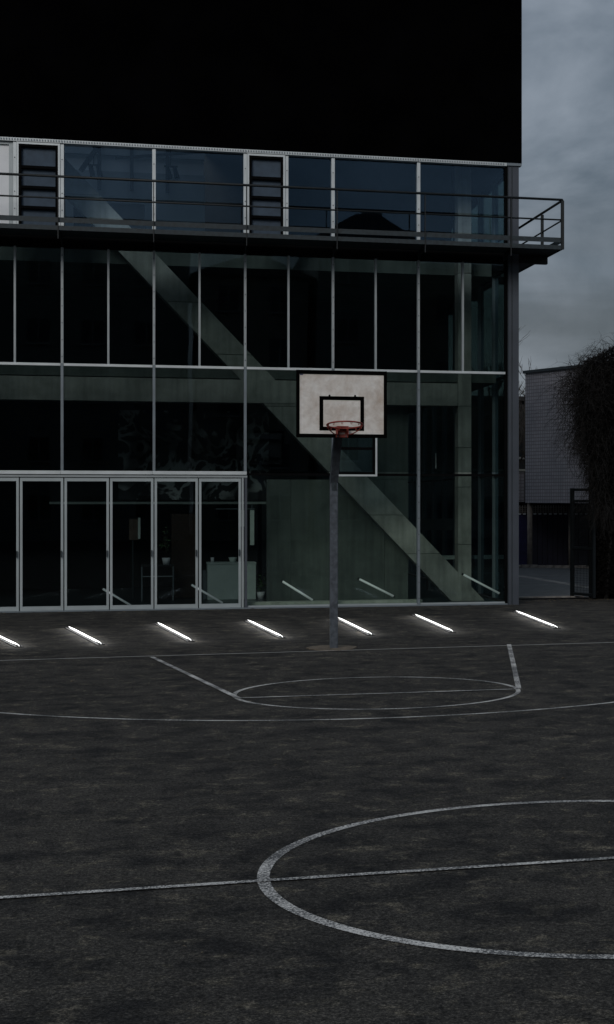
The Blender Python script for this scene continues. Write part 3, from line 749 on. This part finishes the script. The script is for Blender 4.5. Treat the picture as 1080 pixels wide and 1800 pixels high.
INNER = [((-1.082, 0.366), (-0.572, 0.045)), ((0.558, 0.421), (1.147, 0.062)), ((2.286, 0.466), (2.869, 0.091)), ((3.781, 0.493), (4.456, 0.147)), ((5.862, 0.559), (6.595, 0.173))]  # added glowing bars behind the glass, in place of the ground strips' reflections
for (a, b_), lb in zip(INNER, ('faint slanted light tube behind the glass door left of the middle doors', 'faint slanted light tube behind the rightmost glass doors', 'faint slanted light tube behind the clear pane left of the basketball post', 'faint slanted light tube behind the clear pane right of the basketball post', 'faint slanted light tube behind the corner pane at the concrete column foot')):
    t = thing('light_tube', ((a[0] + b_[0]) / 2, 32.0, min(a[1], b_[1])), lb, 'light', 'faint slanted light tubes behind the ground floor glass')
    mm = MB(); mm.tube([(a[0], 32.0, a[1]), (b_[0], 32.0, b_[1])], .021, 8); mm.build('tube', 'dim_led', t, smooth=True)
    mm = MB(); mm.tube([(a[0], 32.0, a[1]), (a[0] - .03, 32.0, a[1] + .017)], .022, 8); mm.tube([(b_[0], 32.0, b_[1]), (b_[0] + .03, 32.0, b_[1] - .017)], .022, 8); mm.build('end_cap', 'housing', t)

# ------------------------------------------------------------------ street beyond the gateway
m = MB(); m.add([(6.9, 33.2, .004), (60, 33.2, .004), (60, 48.6, .004), (6.9, 48.6, .004)], [(0, 1, 2, 3)])
o = m.build('road', 'street', kind='structure'); o['label'] = 'grey street seen through the gateway'
marking('road_band', strip([(8.2, 46.5), (9.39, 42.6), (9.70, 36.9), (9.9, 33.6)], .28, .008), 'pale diagonal band across the street', 'faded_paint')
marking('road_line', strip([(7.0, 37.6), (9.7, 38.3), (12, 38.8)], .06, .012), 'thin painted line on the street', 'faded_paint')
marking('road_line', strip([(8.0, 43.6), (11.5, 42.5)], .10, .012), 'far thin painted line on the street', 'faded_paint')
box('threshold_kerb', 6.95, 8.62, 33.0, 33.18, .0, .035, 'kerb_stone', kind='structure')
box('drain_channel', 6.85, 8.62, 32.55, 32.98, .001, .008, 'ivy_wall', kind='structure')
x = 10.2
kx = 0
KS = thing('far_kerb', (11, 47.8, 0), 'rough pale kerb of short stones along the far side of the street', 'kerb')
p0, p1 = Vector((9.9, 48.35, 0)), Vector((13.6, 46.6, 0)); dd = (p1 - p0).normalized(); ang = math.atan2(dd.y, dd.x); F = Matrix.Translation(p0) @ Matrix.Rotation(ang, 4, 'Z')
for i in range(16): box('kerb_stone', i * .25, i * .25 + .235, random.uniform(-.015, .015), .15, .004, .085 + random.uniform(-.01, .012), 'kerb_stone', KS, frame=F)

# tiled building on posts
a0 = Vector((10.814, 48.527, 0)); a1 = Vector((13.845, 41.58, 0)); dd = (a1 - a0).normalized(); ang = math.atan2(dd.y, dd.x)
TB = thing('tiled_building', a0, 'building faced in small grey square tiles raised on slim concrete posts', 'building', rz=ang)
F = Matrix.Translation(a0) @ Matrix.Rotation(ang, 4, 'Z')
box('wall', 0, 7.6, 0, 5, 1.97, 5.93, 'square_tiles', TB, frame=F)
box('coping', -.06, 7.66, -.06, 5.06, 5.935, 6.02, 'dark_steel', TB, frame=F)
box('ceiling', -.2, 7.6, .1, 5, 1.90, 1.965, 'ivy_wall', TB, frame=F)
for x, y in ((10.95, 48.5), (12.17, 48.2), (13.4, 47.9)):
    m = MB(); m.tube([(x, y, 0), (x, y, 1.965)], .078, 14); m.build('column', 'post_concrete', TB, smooth=True)
for i in range(24):
    xx = 10.55 + i * .165; box('door_panel', xx, xx + .155, 49.3 - (i % 2) * .012, 49.36, .02, 1.60, 'navy_bright' if xx < 11.0 else 'navy', TB)
m = MB()
for i in range(48):
    xx = 10.55 + i * .083
    m.box(xx, xx + .03, 49.28, 49.33, 1.61, 1.89)
for z in (1.64, 1.70, 1.76, 1.82): m.box(10.55, 14.5, 49.275, 49.279, z, z + .022)
m.build('lattice', 'post_concrete', TB, kind='stuff')
for i in range(24): box('tile', 10.58 + i * .165, 10.66 + i * .165, 49.22, 49.27, 1.605, 1.645, 'white_panel', TB)
box('back_wall', 10.3, 14.7, 49.5, 49.7, 0, 2.0, 'ivy_wall', TB)
LW = thing('low_tiled_wing', (10.5, 50.1, 0), 'lower wing in square grey tiles between the building corner and the taller tiled block', 'building')
F2 = Matrix.Translation((8.0, 50.6, 0)) @ Matrix.Rotation(R(-14), 4, 'Z')
box('wall', 0, 3.2, 0, 2, 1.97, 2.96, 'square_tiles', LW, frame=F2)
box('coping', -.05, 3.3, -.05, 2.05, 2.965, 3.03, 'pale_concrete', LW, frame=F2)
m = MB(); m.tube([(11.1, 49.78, 0.0), (11.1, 49.78, 2.96)], .03, 8); m.build('downpipe', 'rail_steel', LW)
for i in range(12): box('door_panel', i * .26, i * .26 + .25, .2 - (i % 2) * .012, .26, .02, 1.96, 'navy_bright', LW, frame=F2)
# dark house behind
H = thing('dark_house', (13.4, 57, 0), 'dark low house with a tiled roof glimpsed behind the bare trees', 'house')
box('wall', 9.0, 17, 56.5, 60, 0, 5.6, 'interior_dark', H)
m = MB(); m.prism([(8.8, 5.6), (17.2, 5.6), (17.2, 5.75), (8.8, 5.75)], 56.3, 60.2); m.build('roof', 'roof_slate', H)
for x in (12.0, 12.9): f = box('window', x, x + .5, 56.47, 56.5, 3.6, 4.3, 'window_dark', H); box('sill', x - .05, x + .55, 56.4, 56.5, 3.52, 3.595, 'sill', f)

# ------------------------------------------------------------------ gate and ivy wall
G_ = thing('metal_gate', (8.45, 32.9, 0), 'dark green metal mesh gate standing open beside the ivy wall', 'gate')
gp, gq = Vector((8.66, 32.30, 0)), Vector((8.40, 33.0, 0))
dg = (gq - gp).normalized(); ang = math.atan2(dg.y, dg.x); F = Matrix.Translation(gp) @ Matrix.Rotation(ang, 4, 'Z'); L_ = (gq - gp).length + .1
box('frame_post', 0, .06, -.03, .03, .03, 2.30, 'gate_green', G_, frame=F)
box('frame_post', L_ - .07, L_, -.03, .03, .03, 2.30, 'gate_green', G_, frame=F)
for z in (.06, 1.02, 2.0, 2.24): box('frame_rail', .06, L_ - .07, -.02, .02, z, z + .055, 'gate_green', G_, frame=F)
m = MB()
for i in range(14): xx = .08 + i * (L_ - .16) / 13; m.box(xx, xx + .006, -.004, .004, .1, 2.0)
for i in range(38): m.box(.06, L_ - .07, -.008, -.004, .12 + i * .05, .125 + i * .05)
m.build('wire_mesh', 'gate_green', G_, frame=F, kind='stuff')
m = MB(); m.tube([(.10, -.08, 1.02), (.10, -.03, 1.02)], .02, 8); m.box(.06, .14, -.045, -.03, .93, 1.12); m.build('lock', 'dull_aluminium', G_, frame=F)
W_ = thing('ivy_wall', (11, 33.0, 0), 'tall dark wall at the right edge buried under hanging bare creeper', 'wall')
m = MB(); m.box(8.72, 16, 32.55, 33.0, 0, 4.55); m.build('wall', 'ivy_wall', W_)
m = MB(); m.prism([(8.75, 4.555), (16, 4.555), (16, 5.0), (9.1, 4.95)], 32.58, 32.97); m.build('wall_cap', 'ivy_wall', W_)
CR = thing('climbing_shrub', (9.4, 32.4, 0), 'tangled bare creeper hanging over the dark wall by the gateway', 'climbing plant')
outline = [(8.02, 4.55), (8.25, 4.85), (8.55, 5.02), (8.9, 5.22), (9.3, 5.32), (10, 5.5), (12, 5.6), (15.8, 5.5)]
def topz(x):
    for (xa, za), (xb, zb) in zip(outline[:-1], outline[1:]):
        if xa <= x <= xb: return za + (zb - za) * (x - xa) / (xb - xa)
    return outline[0][1] if x < 8.02 else 5.5
def leftx(z):   # left limit of the dense mass at height z
    pts = [(0, 8.78), (2.1, 8.66), (2.7, 8.50), (3.2, 8.36), (3.9, 8.22), (4.5, 8.20), (4.9, 8.45), (5.3, 9.2), (5.6, 10)]
    for (za, xa), (zb, xb) in zip(pts[:-1], pts[1:]):
        if za <= z <= zb: return xa + (xb - xa) * (z - za) / (zb - za)
    return 10
tw = MB(); lf = MB(); stem = MB()
def twig(p, d, L, r, grav, n=6, sides=3, curl=.35):
    pts = [Vector(p)]; d = Vector(d).normalized()
    for i in range(n):
        d = (d + Vector((random.uniform(-curl, curl), random.uniform(-curl, curl), random.uniform(-curl, curl) + grav))).normalized()
        pts.append(pts[-1] + d * L / n)
    tw.tube(pts, [r * (1 - .75 * i / n) for i in range(n + 1)], sides, caps=False); return pts
for i in range(3300):                       # hanging and arching twigs of the mass
    z = random.uniform(1.9, 5.25); x = leftx(z) + abs(random.gauss(0, .45)) if i % 3 else random.uniform(8.6, 12.5)
    z = min(z, topz(x) - random.random() * .4); y = random.uniform(32.0, 32.62)
    if z > 4: d = (random.uniform(-1, .6), random.uniform(-.8, .3), random.uniform(-.3, .8)); gv = -.28
    else: d = (random.uniform(-.6, .4), random.uniform(-.6, .2), -1); gv = -.15
    pts = twig((x, y, z), d, random.uniform(.35, .85), random.uniform(.003, .006), gv)
    for k in range(2):
        q = random.choice(pts[2:]); twig(q, (random.uniform(-1, 1), random.uniform(-.6, .6), random.uniform(-1, .5)), random.uniform(.08, .25), .0026, 0, 3)
for i in range(420):                        # stray twigs in the fringe
    z = random.uniform(3.0, 4.75); x = leftx(z) + random.gauss(-.08, .16)
    twig((x, random.uniform(32.0, 32.5), z), (random.uniform(-1, .5), random.uniform(-.4, .2), random.uniform(-1.2, .5)), random.uniform(.25, .6), .0045, -.12, 6, 3, .5)
for i in range(230):                        # upright shoots along the top
    x = random.uniform(8.1, 11); z = topz(x) - .12
    twig((x, random.uniform(32.1, 32.8), z), (random.uniform(-.6, .9), 0, random.uniform(.2, 1)), random.uniform(.12, .38) * (1.4 if i % 9 == 0 else 1), .0045, .02, 5)
for x, z, d, L in ((8.35, 4.85, (.75, 0, .8), .62), (8.4, 4.9, (.55, 0, .6), .55), (8.55, 5.0, (.8, 0, 1), .55), (8.2, 4.75, (-.2, 0, 1), .3)): twig((x, 32.4, z), d, L, .007, .0, 6, 4, .12)
for a in range(2):                          # hanging loop
    c = Vector((8.27 + a * .09, 32.15, 2.86)); tw.tube([c + Vector((.17 * math.cos(t), .02 * t, .33 * math.sin(t))) for t in [1.3 + i * .4 for i in range(11)]], .0045, 3, caps=False)
tw.build('twigs', 'vine', CR, kind='stuff')
for i in range(42000):                      # small dead leaves and buds filling the mass
    z = random.uniform(.1, 5.3); lx = leftx(z)
    x = lx + abs(random.gauss(0, .9)) + (.05 if random.random() < .8 else -.12 * random.random())
    if z > topz(x) - .03 or x > 13: continue
    y = random.uniform(31.95, 32.54) if z > 2 else random.uniform(32.35, 32.54)
    s = random.uniform(.012, .04); q = Vector((x, y, z)); d = Vector((random.uniform(-1, 1), random.uniform(-1, 1), random.uniform(-1, 1))).normalized(); w = d.orthogonal().normalized() * s * .6
    lf.add([q, q + d * s + w, q + d * s * 2, q + d * s - w], [(0, 1, 2, 3)])
lf.build('dead_leaves', 'dry_leaf', CR, kind='stuff')
for x in (8.95, 9.6, 10.4, 11.5): stem.tube([(x, 32.45, 0), (x + .1, 32.4, 1.5), (x - .1, 32.42, 3), (x + .05, 32.4, 4.6)], [.05, .04, .03, .02], 7)
stem.build('stem', 'vine', CR, smooth=True)

# ------------------------------------------------------------------ bare trees
def bare_tree(x, y, h, label, seed, lean=0):
    random.seed(seed)
    t = thing('bare_tree', (x, y, 0), label, 'tree', 'bare trees behind the tiled building')
    tr = MB(); tr.tube([(x, y, 0), (x + .05, y, h * .2), (x + lean, y, h * .42)], [.14, .11, .08], 8); tr.build('trunk', 'bark', t, smooth=True)
    cr = MB()
    def grow(p, d, L, r, lev):
        n = 5; pts = [p]; dd_ = d.normalized()
        for i in range(n):
            dd_ = (dd_ + Vector((random.uniform(-.13, .13), random.uniform(-.13, .13), random.uniform(-.02, .12)))).normalized(); pts.append(pts[-1] + dd_ * L / n)
        cr.tube(pts, [r * (1 - .6 * i / n) for i in range(n + 1)], 4 if lev else 6, caps=False)
        if lev == 3: return
        for k in range((7, 6, 5)[lev]):
            q = pts[random.randint(1, n)]; a = random.uniform(0, 6.28)
            grow(q, dd_ * .8 + Vector((math.cos(a), math.sin(a), random.uniform(.0, .7))) * .7, L * random.uniform(.35, .6), max(r * .5, .008), lev + 1)
    for k in range(5):
        a = 6.28 * k / 5 + random.random()
        grow(Vector((x + lean, y, h * .42 - .3 * random.random())), Vector((math.cos(a) * .5, math.sin(a) * .5, 1)), h * random.uniform(.40, .55), .05, 0)
    cr.build('crown', 'bark', t)
bare_tree(11.95, 54.5, 6.2, 'bare tree showing its tallest twigs just right of the building corner', 3)
bare_tree(13.2, 55.5, 4.35, 'bare tree with only a few twig tips above the tiled wall', 11)
bare_tree(10.9, 53.5, 5.0, 'bare tree mostly hidden behind the glass building corner', 5)

# ------------------------------------------------------------------ apartment houses behind the camera, mirrored in the glass
def block(name, x0, x1, y0, y1, z, mat, label, gable=0, floors=5):
    t = thing(name, ((x0 + x1) / 2, (y0 + y1) / 2, 0), label, 'building', 'apartment blocks on the camera side of the court')
    box('wall', x0, x1, y0, y1, 0, z, mat, t)
    if gable:
        m = MB(); m.prism([(x0 - .4, z), (x1 + .4, z), (x1 - 2, z + gable), (x0 + 2, z + gable)], y0 - .4, y1 + .4); rf = m.build('roof', 'roof_slate', t)
        box('chimney', x0 + 3, x0 + 4.2, (y0 + y1) / 2, (y0 + y1) / 2 + 1, z + gable + .002, z + gable + 1.2, mat, rf)
        xx = x0 + 2.5
        while xx < x1 - 3: d_ = box('dormer', xx, xx + 1.3, y1 - 1.0, y1 + .1, z + .2, z + 1.5, mat, rf); xx += 3.4
    else: box('parapet', x0 - .1, x1 + .1, y0 - .1, y1 + .1, z + .002, z + .3, 'sill', t)
    fh = z / floors
    for f in range(floors):
        xx = x0 + 1.1
        while xx < x1 - 1.8:
            w = box('window', xx, xx + 1.05, y1 + .001, y1 + .03, f * fh + 1.0, f * fh + 2.35, 'window_dark', t)
            box('sill', xx - .08, xx + 1.13, y1 + .001, y1 + .12, f * fh + .92, f * fh + .998, 'sill', w)
            fr = MB(); fr.box(xx, xx + 1.05, y1 + .031, y1 + .05, f * fh + 2.29, f * fh + 2.35); fr.box(xx + .5, xx + .55, y1 + .031, y1 + .05, f * fh + 1.0, f * fh + 2.289); fr.build('frame', 'sill', w)
            xx += 2.7
block('apartment_block', -24, 1.4, -38, -26, 15.4, 'render_wall', 'flat-roofed grey apartment block mirrored in the left panes', floors=5)
block('apartment_block', 1.8, 7.6, -37, -25, 13.9, 'render_wall_tan', 'narrow tan apartment house mirrored in the middle panes', gable=.9)
block('apartment_block', 8.0, 13.2, -37, -24, 15.8, 'render_wall', 'tall slate-roofed apartment house mirrored below the balcony', gable=1.5)
block('apartment_block', 13.6, 32, -38, -26, 14.8, 'render_wall_tan', 'wide tan apartment block mirrored in the right panes', floors=4)

# ------------------------------------------------------------------ scattered dead leaves and grit
random.seed(21)
m = MB()
def litter(x, y, s_):
    a = random.uniform(0, 6.28); u = Vector((math.cos(a), math.sin(a), 0)) * s_; w = Vector((-math.sin(a), math.cos(a), 0)) * s_ * .5
    c = Vector((x, y, .006)); t = Vector((0, 0, random.uniform(.002, .012)))
    m.add([c - u, c + w + t, c + u + t * .5, c - w + t], [(0, 3, 2, 1)])
for i in range(90): litter(random.uniform(-3, 6.5), 31.05 - abs(random.gauss(0, .18)), random.uniform(.015, .035))
for i in range(150): litter(random.uniform(6.8, 9.8), 32.4 - abs(random.gauss(0, .5)), random.uniform(.015, .04))
for i in range(120): litter(random.uniform(-4, 9), random.uniform(6, 30), random.uniform(.008, .02))
o = m.build('dead_leaves', 'litter', kind='stuff'); o['label'] = 'scattered small dead leaves on the asphalt'
